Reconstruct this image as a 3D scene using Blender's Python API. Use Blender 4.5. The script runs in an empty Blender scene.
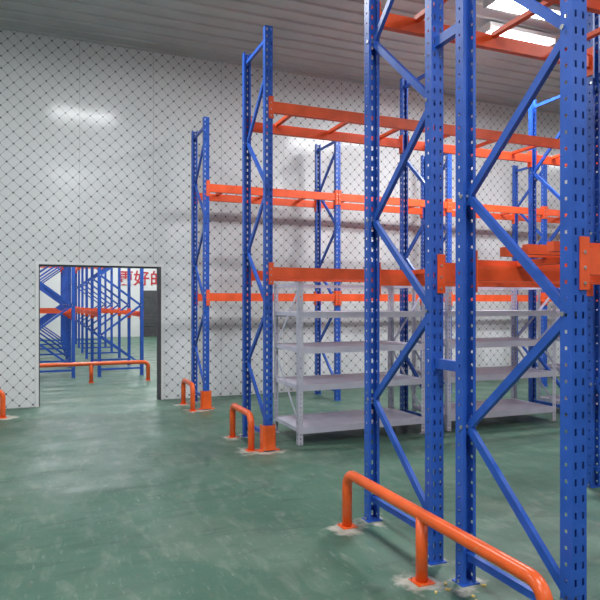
import bpy, bmesh, math, random
from mathutils import Vector, Matrix
random.seed(4)
S=bpy.context.scene
COL=S.collection

# ---------------- materials ----------------
def new_mat(name):
    m=bpy.data.materials.new(name); m.use_nodes=True
    nt=m.node_tree; b=nt.nodes['Principled BSDF']
    return m,nt,b
def paint(name,col,rough=0.38,var=0.12,scale=6,metal=0.0,dirt=None):
    m,nt,b=new_mat(name); N=nt.nodes; L=nt.links
    tc=N.new('ShaderNodeTexCoord'); n=N.new('ShaderNodeTexNoise'); n.inputs['Scale'].default_value=scale
    n.inputs['Detail'].default_value=5
    L.new(tc.outputs['Object'],n.inputs['Vector'])
    r=N.new('ShaderNodeValToRGB'); r.color_ramp.elements[0].position=.3; r.color_ramp.elements[1].position=.7
    a=[c*(1-var) for c in col]; d=[min(1,c*(1+var)+.01) for c in col]
    r.color_ramp.elements[0].color=(*a,1); r.color_ramp.elements[1].color=(*d,1)
    L.new(n.outputs['Fac'],r.inputs['Fac']); 
    out=r.outputs['Color']
    if dirt:
        n2=N.new('ShaderNodeTexNoise'); n2.inputs['Scale'].default_value=25; n2.inputs['Detail'].default_value=6
        L.new(tc.outputs['Object'],n2.inputs['Vector'])
        r2=N.new('ShaderNodeValToRGB'); r2.color_ramp.elements[0].position=.64; r2.color_ramp.elements[1].position=.72
        r2.color_ramp.elements[1].color=(.8,.8,.8,1)
        L.new(n2.outputs['Fac'],r2.inputs['Fac'])
        mx=N.new('ShaderNodeMix'); mx.data_type='RGBA'; L.new(r2.outputs['Color'],mx.inputs['Factor'])
        L.new(out,mx.inputs['A']); mx.inputs['B'].default_value=(*dirt,1); out=mx.outputs['Result']
    L.new(out,b.inputs['Base Color'])
    b.inputs['Roughness'].default_value=rough; b.inputs['Metallic'].default_value=metal
    return m
BLUE=paint('blue_paint',(.014,.088,.45),.42)
ORANGE=paint('orange_paint',(.82,.092,.016),.48)
RAILO=paint('guard_orange_paint',(.84,.115,.016),.3,dirt=(.6,.3,.15))
SHELF=paint('light_grey_paint',(.60,.59,.69),.42,.06)
STEEL=paint('zinc_steel',(.5,.5,.5),.35,.1,metal=.9)
DARK=paint('dark_trim',(.06,.06,.065),.5)
WHITE=paint('white_panel_edge',(.7,.7,.69),.4,.04)
RED=paint('sign_red',(.45,.02,.03),.5,.03)
CREAM=paint('wood_crumb',(.7,.5,.16),.8,.2)

def wall_material():
    m,nt,b=new_mat('netted_panel_wall'); N=nt.nodes; L=nt.links
    def M(op,a,b_=None,c=None):
        n=N.new('ShaderNodeMath'); n.operation=op
        for i,v in enumerate((a,b_,c)):
            if v is None: continue
            if isinstance(v,(int,float)): n.inputs[i].default_value=v
            else: L.new(v,n.inputs[i])
        return n.outputs[0]
    tc=N.new('ShaderNodeTexCoord'); sp=N.new('ShaderNodeSeparateXYZ')
    nz=N.new('ShaderNodeTexNoise'); nz.inputs['Scale'].default_value=.9
    L.new(tc.outputs['Object'],nz.inputs['Vector'])
    L.new(tc.outputs['Object'],sp.inputs[0])
    wob=M('MULTIPLY',nz.outputs['Fac'],.10)
    x=M('ADD',M('ADD',sp.outputs[0],sp.outputs[1]),wob); z=M('ADD',sp.outputs[2],wob)
    p=.185
    u=M('FRACT',M('DIVIDE',M('ADD',x,M('ADD',z,20.)),p)); v=M('FRACT',M('DIVIDE',M('ADD',M('SUBTRACT',x,z),20.),p))
    du=M('ABSOLUTE',M('SUBTRACT',u,.5)); dv=M('ABSOLUTE',M('SUBTRACT',v,.5))
    lu=M('LESS_THAN',du,.03); lv=M('LESS_THAN',dv,.03)
    line=M('MAXIMUM',lu,lv)
    dot=M('MULTIPLY',M('LESS_THAN',du,.095),M('LESS_THAN',dv,.095))
    mask=M('MAXIMUM',M('MULTIPLY',line,.42),M('MULTIPLY',dot,.88))
    # panel joints
    pj=M('LESS_THAN',M('ABSOLUTE',M('SUBTRACT',M('FRACT',M('DIVIDE',M('ADD',sp.outputs[0],30.),1.15)),.5)),.004)
    n2=N.new('ShaderNodeTexNoise'); n2.inputs['Scale'].default_value=.5; n2.inputs['Detail'].default_value=4
    L.new(tc.outputs['Object'],n2.inputs['Vector'])
    r=N.new('ShaderNodeValToRGB'); r.color_ramp.elements[0].position=.3; r.color_ramp.elements[1].position=.7
    r.color_ramp.elements[0].color=(.62,.63,.63,1); r.color_ramp.elements[1].color=(.72,.725,.73,1)
    L.new(n2.outputs['Fac'],r.inputs['Fac'])
    mx0=N.new('ShaderNodeMix'); mx0.data_type='RGBA'; L.new(M('MULTIPLY',pj,.4),mx0.inputs['Factor']); L.new(r.outputs['Color'],mx0.inputs['A']); mx0.inputs['B'].default_value=(.2,.2,.2,1)
    mx=N.new('ShaderNodeMix'); mx.data_type='RGBA'; L.new(mask,mx.inputs['Factor']); L.new(mx0.outputs['Result'],mx.inputs['A']); mx.inputs['B'].default_value=(.03,.03,.035,1)
    L.new(mx.outputs['Result'],b.inputs['Base Color'])
    b.inputs['Roughness'].default_value=.15
    b.inputs['Specular IOR Level'].default_value=.17
    w=N.new('ShaderNodeTexNoise'); w.inputs['Scale'].default_value=5
    L.new(tc.outputs['Object'],w.inputs['Vector'])
    bp=N.new('ShaderNodeBump'); bp.inputs['Strength'].default_value=.08; bp.inputs['Distance'].default_value=.02
    L.new(w.outputs['Fac'],bp.inputs['Height']); L.new(bp.outputs[0],b.inputs['Normal'])
    return m
WALL=wall_material()
PLAIN=paint('plain_panel_wall',(.65,.66,.65),.4,.05,1)
CEIL=paint('corrugated_ceiling',(.43,.43,.43),.3,.08,1.5)

PATCHES=[(2.22,3.99,.13),(2.22,3.22,.11),(2.22,2.87,.12),(2.22,2.12,.12),(1.97,3.90,.16),(1.97,3.0,.15),(1.99,2.07,.13),
 (2.22,6.27,.18),(2.02,6.38,.17),(2.02,7.05,.14),(2.22,7.08,.14),(2.1,9.1,.22),(2.0,9.7,.18),(2.2,9.9,.18),(-.55,9.5,.22)]
def floor_material():
    m,nt,b=new_mat('worn_green_epoxy_floor'); N=nt.nodes; L=nt.links
    tc=N.new('ShaderNodeTexCoord')
    def noise(s,d=6,st=(1,1,1),dist=0):
        mp=N.new('ShaderNodeMapping'); mp.inputs['Scale'].default_value=st
        L.new(tc.outputs['Object'],mp.inputs['Vector'])
        n=N.new('ShaderNodeTexNoise'); n.inputs['Scale'].default_value=s; n.inputs['Detail'].default_value=d; n.inputs['Distortion'].default_value=dist
        L.new(mp.outputs[0],n.inputs['Vector']); return n.outputs['Fac']
    def ramp(f,p0,p1,c0,c1):
        r=N.new('ShaderNodeValToRGB'); r.color_ramp.elements[0].position=p0; r.color_ramp.elements[1].position=p1
        r.color_ramp.elements[0].color=(*c0,1); r.color_ramp.elements[1].color=(*c1,1); L.new(f,r.inputs['Fac']); return r.outputs['Color']
    def mix(f,a,bb):
        x=N.new('ShaderNodeMix'); x.data_type='RGBA'
        L.new(f,x.inputs['Factor']); L.new(a,x.inputs['A'])
        if isinstance(bb,tuple): x.inputs['B'].default_value=(*bb,1)
        else: L.new(bb,x.inputs['B'])
        return x.outputs['Result']
    base=ramp(noise(.6,5,dist=.4),.3,.72,(.050,.120,.082),(.080,.165,.118))
    g=lambda v:(v,v,v)
    # dusty wear
    c=mix(ramp(noise(1.4,8,(1,.55,1),1.0),.48,.78,g(0),g(.38)),base,(.22,.25,.20))
    c=mix(ramp(noise(9,8,(1,.35,1),.5),.53,.76,g(0),g(.34)),c,(.30,.32,.26))
    c=mix(ramp(noise(3.2,10,(.5,1.6,1),1.5),.55,.68,g(0),g(.45)),c,(.032,.070,.052))
    c=mix(ramp(noise(6,10,(1,1,1),2.5),.58,.68,g(0),g(.3)),c,(.14,.14,.11))
    c=mix(ramp(noise(30,6,(1,.25,1)),.60,.72,g(0),g(.28)),c,(.32,.35,.31))
    c=mix(ramp(noise(45,4),.67,.75,g(0),g(.5)),c,(.45,.46,.41))
    # mortar stains around anchored bases
    n=noise(7,6)
    best=None
    for (x,y,r) in PATCHES:
        d=N.new('ShaderNodeVectorMath'); d.operation='DISTANCE'; L.new(tc.outputs['Object'],d.inputs[0]); d.inputs[1].default_value=(x,y,0)
        s=N.new('ShaderNodeMath'); s.operation='SUBTRACT'; s.inputs[0].default_value=r; L.new(d.outputs['Value'],s.inputs[1])
        if best is None: best=s.outputs[0]
        else:
            k=N.new('ShaderNodeMath'); k.operation='MAXIMUM'; L.new(best,k.inputs[0]); L.new(s.outputs[0],k.inputs[1]); best=k.outputs[0]
    k=N.new('ShaderNodeMath'); k.operation='MULTIPLY_ADD'; L.new(n,k.inputs[0]); k.inputs[1].default_value=.45; k.inputs[2].default_value=-.235
    a=N.new('ShaderNodeMath'); a.operation='ADD'; L.new(best,a.inputs[0]); L.new(k.outputs[0],a.inputs[1])
    pm=ramp(a.outputs[0],.0,.07,g(0),g(.72))
    pc=ramp(noise(14,5),.4,.6,(.45,.39,.32),(.57,.53,.47))
    c=mix(pm,c,pc)
    L.new(c,b.inputs['Base Color'])
    rr=ramp(noise(2.2,6),.35,.7,g(.36),g(.56)); L.new(rr,b.inputs['Roughness'])
    b.inputs['Specular IOR Level'].default_value=.33
    bp=N.new('ShaderNodeBump'); bp.inputs['Strength'].default_value=.12; bp.inputs['Distance'].default_value=.02
    L.new(noise(5,6),bp.inputs['Height']); L.new(bp.outputs[0],b.inputs['Normal'])
    return m
FLOOR=floor_material()

# ---------------- mesh helpers ----------------
def box(bm,x0,x1,y0,y1,z0,z1,mi=0):
    vs=[bm.verts.new((x,y,z)) for x in (x0,x1) for y in (y0,y1) for z in (z0,z1)]
    for f in ((0,1,3,2),(4,6,7,5),(0,4,5,1),(2,3,7,6),(0,2,6,4),(1,5,7,3)):
        fc=bm.faces.new([vs[i] for i in f]); fc.material_index=mi
def bar(bm,p,q,w,h,mi=0,up=(0,0,1)):
    p=Vector(p);q=Vector(q);d=(q-p).normalized(); u=Vector(up)
    if abs(d.dot(u))>.98: u=Vector((0,1,0))
    s=d.cross(u).normalized()*w/2; t=s.cross(d).normalized()*h/2
    vs=[bm.verts.new(e+a*s+b*t) for e in (p,q) for a,b in ((-1,-1),(1,-1),(1,1),(-1,1))]
    for f in ((3,2,1,0),(4,5,6,7),(0,1,5,4),(1,2,6,5),(2,3,7,6),(3,0,4,7)):
        fc=bm.faces.new([vs[i] for i in f]); fc.material_index=mi
def cyl(bm,c,r,h,axis='Z',seg=10,mi=0):
    mat=Matrix.Translation(c)
    if axis=='X': mat=mat@Matrix.Rotation(math.pi/2,4,'Y')
    if axis=='Y': mat=mat@Matrix.Rotation(math.pi/2,4,'X')
    r_=bmesh.ops.create_cone(bm,cap_ends=True,segments=seg,radius1=r,radius2=r,depth=h,matrix=mat)
    for v in r_['verts']:
        for f in v.link_faces: f.material_index=mi
def obj(name,bm,mats,parent=None,loc=(0,0,0),smooth=False,recalc=True):
    if recalc: bmesh.ops.recalc_face_normals(bm,faces=bm.faces)
    me=bpy.data.meshes.new(name); bm.to_mesh(me); bm.free()
    for m in mats: me.materials.append(m)
    if smooth:
        for p in me.polygons: p.use_smooth=True
    o=bpy.data.objects.new(name,me); COL.objects.link(o); o.location=loc
    if parent: o.parent=parent
    return o
def inst(name,me,parent,loc):
    o=bpy.data.objects.new(name,me); COL.objects.link(o); o.location=loc; o.parent=parent; return o
def empty(name,loc=(0,0,0)):
    e=bpy.data.objects.new(name,None); e.empty_display_size=.3; COL.objects.link(e); e.location=loc; return e

def strip(bm,o,u,w,H,pitch,hw,hh,off=0,cols=1):
    """perforated sheet strip from origin o along unit u (width w) up to H"""
    o=Vector(o);u=Vector(u); n=int(round(H/pitch)); cw=w/cols
    for c in range(cols):
        a=c*cw
        for i in range(n):
            z0=i*H/n; z1=(i+1)*H/n; zc=(z0+z1)/2+off
            P=lambda s,z:bm.verts.new(o+u*s+Vector((0,0,z)))
            O=[P(a,z0),P(a+cw,z0),P(a+cw,z1),P(a,z1)]
            m=a+cw/2
            I=[P(m-hw/2,zc-hh/2),P(m+hw/2,zc-hh/2),P(m+hw/2,zc+hh/2),P(m-hw/2,zc+hh/2)]
            for k in range(4):
                bm.faces.new((O[k],O[(k+1)%4],I[(k+1)%4],I[k]))
PW=.088; PD=.07
def post(bm,y,out,H,fine=True):
    """upright with web facing out*Y, perforated web and flanges; centred on x=0,y"""
    hx=PW/2; hy=PD/2
    yw=y+out*hy; yb=y-out*hy
    if fine:
        strip(bm,(-hx,yw,0),(1,0,0),PW,H,.075,.013,.032,0,2)
        for sx in (-1,1):
            strip(bm,(sx*hx,yb,0),(0,out,0),PD,H,.075,.014,.016)
    else:
        strip(bm,(-hx,yw,0),(1,0,0),PW,H,.15,.02,.05)
        for sx in (-1,1):
            vs=[bm.verts.new(v) for v in ((sx*hx,yb,0),(sx*hx,yw,0),(sx*hx,yw,H),(sx*hx,yb,H))]; bm.faces.new(vs)
    for sx in (-1,1):
        vs=[bm.verts.new(v) for v in ((sx*hx,yb,0),(sx*(hx-.02),yb,0),(sx*(hx-.02),yb,H),(sx*hx,yb,H))]; bm.faces.new(vs)

def frame_mesh(name,D,H,fine=True):
    """upright frame: near post at y=0, far post at y=D"""
    bm=bmesh.new()
    post(bm,0,-1,H,fine); post(bm,D,1,H,fine)
    # foot plates + bolts
    for y in (0,D):
        box(bm,-.06,.06,y-.05,y+.05,0,.006)
        for sx in (-.052,.052): cyl(bm,(sx,y,.014),.008,.02,mi=1)
    ya=.02; yb=D-.02
    z=.24; near=True; step=.655
    bar(bm,(0,ya,.16),(0,yb,.16),.03,.042)
    while z+step<H-.05:
        a=(0.008,ya if near else yb,z); c=(0.008,yb if near else ya,z+step)
        bar(bm,a,c,.028,.045)
        cyl(bm,(0,a[1],a[2]),.012,PW+.012,'X',8,1)
        z+=step; near=not near
    cyl(bm,(0,ya if near else yb,z),.012,PW+.012,'X',8,1)
    bar(bm,(0,ya,H-.12),(0,yb,H-.12),.03,.042)
    me=bpy.data.meshes.new(name)
    bm.to_mesh(me); bm.free(); me.materials.append(BLUE); me.materials.append(STEEL)
    return me
def beam_mesh(name,Lx,out,h=.12,mat=None):
    bm=bmesh.new()
    x0=PW/2+.002; x1=Lx-PW/2-.002
    ya,yb=(-.03,-.002) if out<0 else (.002,.03)
    box(bm,x0,x1,ya,yb,-h/2,h/2)
    if out<0: box(bm,x0,x1,-.002,.022,-h/2,h/2-.03)
    else: box(bm,x0,x1,-.022,.002,-h/2,h/2-.03)
    for s,x in ((1,x0),(-1,x1)):
        box(bm,min(x,x+s*.006),max(x,x+s*.006),-.042,.042,-.13,.11)
        yo=out*(PD/2+.006)
        xa=x-s*.05
        box(bm,min(xa,x+s*.006),max(xa,x+s*.006),min(yo-.003,yo+.003),max(yo-.003,yo+.003),-.13,.11)
        for zz in (-.1,-.03,.04): cyl(bm,(x-s*.024,yo+out*.004,zz),.008,.008,'Y',8,1)
    bmesh.ops.recalc_face_normals(bm,faces=bm.faces)
    me=bpy.data.meshes.new(name); bm.to_mesh(me); bm.free(); me.materials.append(mat or ORANGE); me.materials.append(STEEL); return me

BAY=2.2; X0=2.22
def rack_row(yn,D,H,levels,nb,bars=(True,True),backmat=None,bay=BAY,x0=X0,name='pallet_rack',rot=0,fine=True,loc=None):
    r=empty(name,loc or (x0,yn,0)); r.rotation_euler[2]=rot
    fm=frame_mesh('upright_frame',D,H,fine)
    bn=beam_mesh('front_beam',bay,-1); bb=beam_mesh('rear_beam',bay,1,mat=backmat)
    for i in range(nb+1): inst('upright_frame_%d'%(i+1),fm,r,(i*bay,0,0))
    k=1
    for i in range(nb):
        for li,z in enumerate(levels):
            inst('front_beam_%d'%k,bn,r,(i*bay,0,z)); inst('rear_beam_%d'%k,bb,r,(i*bay,D,z)); k+=1
    bm=bmesh.new()
    for i in range(nb):
        for li,z in enumerate(levels):
            if not bars[li]: continue
            for f in (.17,.5,.83):
                x=i*bay+bay*f
                box(bm,x-.025,x+.025,.024,D-.024,z+.025,z+.06)
    obj('pallet_support_bars',bm,[ORANGE],r)
    return r
DD=.79
YD=2.12
rA=rack_row(9.13,DD,4.4,(1.69,3.34),4)
rB=rack_row(6.315,DD-.02,4.6,(1.93,3.73),4)
rC=rack_row(3.21,DD,4.9,(1.79,3.71),4)
rD=rack_row(YD,DD-.01,4.9,(1.79,3.71),3)
# row spacers between the back to back rows
bm=bmesh.new()
for i in range(4):
    for z in (1.23,3.2,4.4):
        x=i*BAY
        box(bm,x-.02,x+.02,DD-.01+PD/2,3.21-YD-PD/2,z-.03,z+.03)
obj('row_spacers',bm,[BLUE],rD)
# spare beams lying parallel on the near rack level (full bay length)
bm=bmesh.new()
for k in range(3):
    y=.20+k*.17
    box(bm,.06,2.14,y-.022,y+.022,1.852,1.902)
obj('loose_beams',bm,[ORANGE],rD)

# post protectors at the base of end posts
def protector():
    bm=bmesh.new()
    h=.28
    pts=[(-.075,.05),(-.075,-.045),(-.05,-.075),(.05,-.075),(.075,-.045),(.075,.05)]
    inn=[(a*.9,b*.9+.0) for a,b in pts]
    for i in range(5):
        for ring,(A,B) in enumerate(((pts[i],pts[i+1]),(inn[i],inn[i+1]))):
            bm.faces.new([bm.verts.new((A[0],A[1],.012)),bm.verts.new((B[0],B[1],.012)),bm.verts.new((B[0],B[1],h)),bm.verts.new((A[0],A[1],h))])
        bm.faces.new([bm.verts.new((*pts[i],h)),bm.verts.new((*pts[i+1],h)),bm.verts.new((*inn[i+1],h)),bm.verts.new((*inn[i],h))])
    for sx in (-1,1): box(bm,sx*.09-.03,sx*.09+.03,-.05,.04,0,.012)
    return bm
obj('post_protector',protector(),[RAILO],rB,recalc=False)
obj('post_protector',protector(),[RAILO],rA,recalc=False)

# ---------------- guard rails (bent tube) ----------------
def tube(bm,path,r,seg=14,mi=0):
    rings=[];n=len(path)
    path=[Vector(p) for p in path]
    ref=None
    for i,p in enumerate(path):
        d=(path[min(i+1,n-1)]-path[max(i-1,0)]).normalized()
        if ref is None:
            ref=Vector((1,0,0)) if abs(d.x)<.9 else Vector((0,1,0))
        a=(ref-d*ref.dot(d)).normalized(); b_=d.cross(a); ref=a
        rings.append([bm.verts.new(p+a*r*math.cos(2*math.pi*k/seg)+b_*r*math.sin(2*math.pi*k/seg)) for k in range(seg)])
    for i in range(n-1):
        for k in range(seg):
            f=bm.faces.new((rings[i][k],rings[i][(k+1)%seg],rings[i+1][(k+1)%seg],rings[i+1][k])); f.smooth=True; f.material_index=mi
    bm.faces.new(rings[0]); bm.faces.new(rings[-1])
def guard_rail(p,q,h=.42,r=.036,mids=(),R=.1):
    p=Vector((*p,0));q=Vector((*q,0)); o=p.copy(); q=q-p; L=q.length; d=q.normalized(); Z=Vector((0,0,1))
    path=[Vector((0,0,0)),Z*(h-r-R)*.5]
    for i in range(9):
        t=math.pi/2*i/8; path.append(d*(R-R*math.cos(t))+Z*(h-r-R+R*math.sin(t)))
    for i in range(9):
        t=math.pi/2*i/8; path.append(d*(L-R+R*math.sin(t))+Z*(h-r-R+R*math.cos(t)))
    path.append(q)
    bm=bmesh.new(); tube(bm,path,r)
    for m in mids: tube(bm,[d*m,d*m+Z*(h-r)],r*.97)
    for c in [0,L]+list(mids):
        v=d*c; box(bm,v.x-.055,v.x+.055,v.y-.055,v.y+.055,0,.006)
        for sx in (-.045,.045): cyl(bm,(v.x+sx,v.y+.042,.011),.007,.015,mi=1)
    return obj('guard_rail',bm,[RAILO,STEEL],None,o)
guard_rail((1.99,2.05),(1.99,3.95),mids=(.95,))
guard_rail((2.05,6.38),(2.05,7.1))
guard_rail((2.0,9.05),(2.0,9.72))
guard_rail((-.57,9.5),(-1.5,9.5))
guard_rail((-.3,13.0),(1.94,13.0),mids=(1.12,),r=.04)

# ---------------- light shelving units ----------------
def shelving(x0,x1,y0,D,H=1.84,levels=(.2,.68,1.10,1.50)):
    bm=bmesh.new(); W=x1-x0; a=.058
    # slotted angle posts
    for px,sx in ((0,1),(W,-1)):
        for py,sy in ((0,1),(D,-1)):
            strip(bm,(px,py,0),(sx,0,0),a,H,.05,.010,.022)
            strip(bm,(px,py,0),(0,sy,0),a,H,.05,.010,.022)
            box(bm,min(px,px+sx*.06),max(px,px+sx*.06),min(py,py+sy*.06),max(py,py+sy*.06),0,.006)
    for z in levels:
        box(bm,.004,W-.004,-.006,.03,z-.07,z)          # front beam
        box(bm,.004,W-.004,D-.03,D-.004,z-.07,z)
        box(bm,.004,.03,.03,D-.03,z-.05,z-.005); box(bm,W-.03,W-.004,.03,D-.03,z-.05,z-.005)
        n=4; pw=(W-.06)/n
        for i in range(n):
            box(bm,.03+i*pw+.002,.03+(i+1)*pw-.002,.03,D-.03,z-.02,z-.004)
    # side ties and X bracing at ends
    for px in (.012,W-.012):
        bar(bm,(px,.02,.25),(px,D-.02,1.0),.004,.035); bar(bm,(px,D-.02,1.05),(px,.02,1.75),.004,.035)
        box(bm,px-.01,px+.01,.03,D-.03,H-.05,H-.01)
    box(bm,.004,W-.004,D-.02,D-.005,H-.05,H-.01)
    return obj('metal_shelving_unit',bm,[SHELF],None,(x0,y0,0),recalc=False)
shelving(2.6,4.28,6.37,.8)
shelving(4.60,6.36,6.37,.8)
shelving(6.8,8.55,6.37,.8)

# ---------------- room shell ----------------
XL,XR,YB,YW,HC=-6.0,17.0,-8.0,10.3,5.75
T=.15; YF=30.0
DX0,DX1,DH=-.13,1.76,2.21
bm=bmesh.new(); box(bm,XL-T,XR+T,YB-T,YF+T,-.12,0); obj('floor',bm,[FLOOR])
bm=bmesh.new()
box(bm,XL,DX0,YW,YW+T,0,HC); box(bm,DX1,XR,YW,YW+T,0,HC); box(bm,DX0,DX1,YW,YW+T,DH,HC)
obj('wall_back',bm,[WALL])
bm=bmesh.new(); box(bm,XL-T,XL,YB,YF,0,HC); obj('wall_left',bm,[WALL])
bm=bmesh.new(); box(bm,XR,XR+T,YB,YF,0,HC); obj('wall_right',bm,[WALL])
bm=bmesh.new(); box(bm,XL-T,XR+T,YB-T,YB,0,HC); obj('wall_front',bm,[WALL])
bm=bmesh.new(); box(bm,XL-T,XR+T,YF,YF+T,0,HC); obj('wall_far',bm,[PLAIN])
# door lining
bm=bmesh.new(); e=.012
box(bm,DX0-.03,DX0+e,YW-.012,YW+T+.012,0,DH+.03); box(bm,DX1-e,DX1+.03,YW-.012,YW+T+.012,0,DH+.03); box(bm,DX0+e,DX1-e,YW-.012,YW+T+.012,DH-e,DH+.03)
obj('trim_1',bm,[WHITE])
bm=bmesh.new()
box(bm,DX0+e,DX0+e+.015,YW+.02,YW+T-.02,0,DH-e); box(bm,DX1-e-.05,DX1-e,YW-.005,YW+T-.02,0,DH-e); box(bm,DX0+e,DX1-e,YW+.02,YW+T-.02,DH-e-.025,DH-e)
obj('trim_2',bm,[DARK])
# corrugated ceiling
bm=bmesh.new()
prof=[]; y=YB
while y<YF+.2:
    prof+=[(y,HC),(y+.2,HC),(y+.215,HC-.025),(y+.245,HC-.025),(y+.26,HC)]; y+=.3
vs=[(bm.verts.new((XL-T,a,z)),bm.verts.new((XR+T,a,z))) for a,z in prof]
for i in range(len(vs)-1): 
    if (Vector(vs[i][0].co)-Vector(vs[i+1][0].co)).length>1e-4: bm.faces.new((vs[i][0],vs[i][1],vs[i+1][1],vs[i+1][0]))
box(bm,XL-T,XR+T,YB-T,YF+T,HC+.01,HC+.1)
obj('ceiling',bm,[CEIL])
# ---------------- far room ----------------
def far_rack(x,y,D,H,levels,nb,bay):
    return rack_row(0,D,H,levels,nb,(True,)*len(levels),bay=bay,rot=math.pi/2,fine=False,loc=(x,y,0))
far_rack(.52,14.0,.9,4.4,(1.35,2.9),5,2.3)
far_rack(1.95,14.0,.9,4.4,(1.35,2.9),5,2.3)
far_rack(-1.5,14.0,.9,4.4,(1.35,2.9),5,2.3)
# wall sign lettering
fc=bpy.data.curves.new('wall_sign','FONT'); fc.body='更好的'; fc.size=.75; fc.extrude=.01; fc.offset=.01
so=bpy.data.objects.new('wall_sign',fc); COL.objects.link(so); so.location=(3.05,YF-.012,2.5); so.rotation_euler=(math.pi/2,0,0)
fc.materials.append(RED)
# dark roller door on far wall
bm=bmesh.new()
box(bm,4.2,5.6,YF-.05,YF-.001,0,2.2)
for i in range(14): box(bm,4.2,5.6,YF-.065,YF-.05,.02+i*.155,.14+i*.155)
obj('door_1',bm,[DARK])
# bits of debris on the floor
bm=bmesh.new()
for i in range(16):
    x=2.08+random.uniform(-.12,.25); y=2.75+random.uniform(-.25,.3); a=random.uniform(0,3.14); l=random.uniform(.008,.03)
    bar(bm,(x,y,.005),(x+l*math.cos(a),y+l*math.sin(a),.005),.012,.009)
obj('packing_debris',bm,[CREAM])

# ---------------- lamps ----------------
LM,nt,b=new_mat('lamp_lens'); b.inputs['Emission Color'].default_value=(1,1,1,1); b.inputs['Emission Strength'].default_value=14
b.inputs['Base Color'].default_value=(.9,.9,.9,1)
def lamp(x,y,P):
    r=empty('ceiling_light',(x,y,HC-.16))
    bm=bmesh.new()
    box(bm,-.62,.62,-.12,.12,.03,.09); box(bm,-.62,-.6,-.12,.12,-.03,.03); box(bm,.6,.62,-.12,.12,-.03,.03)
    for sx in (-.45,.45): cyl(bm,(sx,0,.11),.008,.05)
    obj('housing',bm,[WHITE],r)
    bm=bmesh.new()
    for sy in (-.06,.06): cyl(bm,(0,sy,0),.026,1.19,'X',12)
    obj('tubes',bm,[LM],r)
    l=bpy.data.lights.new('lamp_glow','AREA'); l.shape='RECTANGLE'; l.size=1.2; l.size_y=.24; l.energy=P; l.color=(.95,.98,1)
    lo=bpy.data.objects.new('lamp_glow',l); COL.objects.link(lo); lo.parent=r; lo.location=(0,0,-.045)
P=165
lamp(.7,6.9,120)
for x,y in ((6.55,7.3),(6.05,6.6),(7.2,2.0),(.7,0.5),(.7,-5),(7.2,-4),(13,7.3),(13,0),(-4,5),(-4,-1)):
    lamp(x,y,P)
for x,y in ((1,12.3),(.8,18),(5,22),(-2.5,20),(4,27),(6,14),(0,26)): lamp(x,y,230)

w=bpy.data.worlds.new('World'); S.world=w; w.use_nodes=True
w.node_tree.nodes['Background'].inputs[0].default_value=(.8,.85,.9,1); w.node_tree.nodes['Background'].inputs[1].default_value=.3
# ---------------- camera ----------------
cam=bpy.data.cameras.new('camera'); co=bpy.data.objects.new('camera',cam); COL.objects.link(co)
co.location=(0,0,1.6); co.rotation_euler=(math.pi/2,0,-math.radians(22.36))
cam.sensor_width=36; cam.lens=36.9; cam.shift_y=.005; cam.clip_end=200; cam.clip_start=.05
S.camera=co
S.view_settings.view_transform='Standard'
S.view_settings.exposure=0
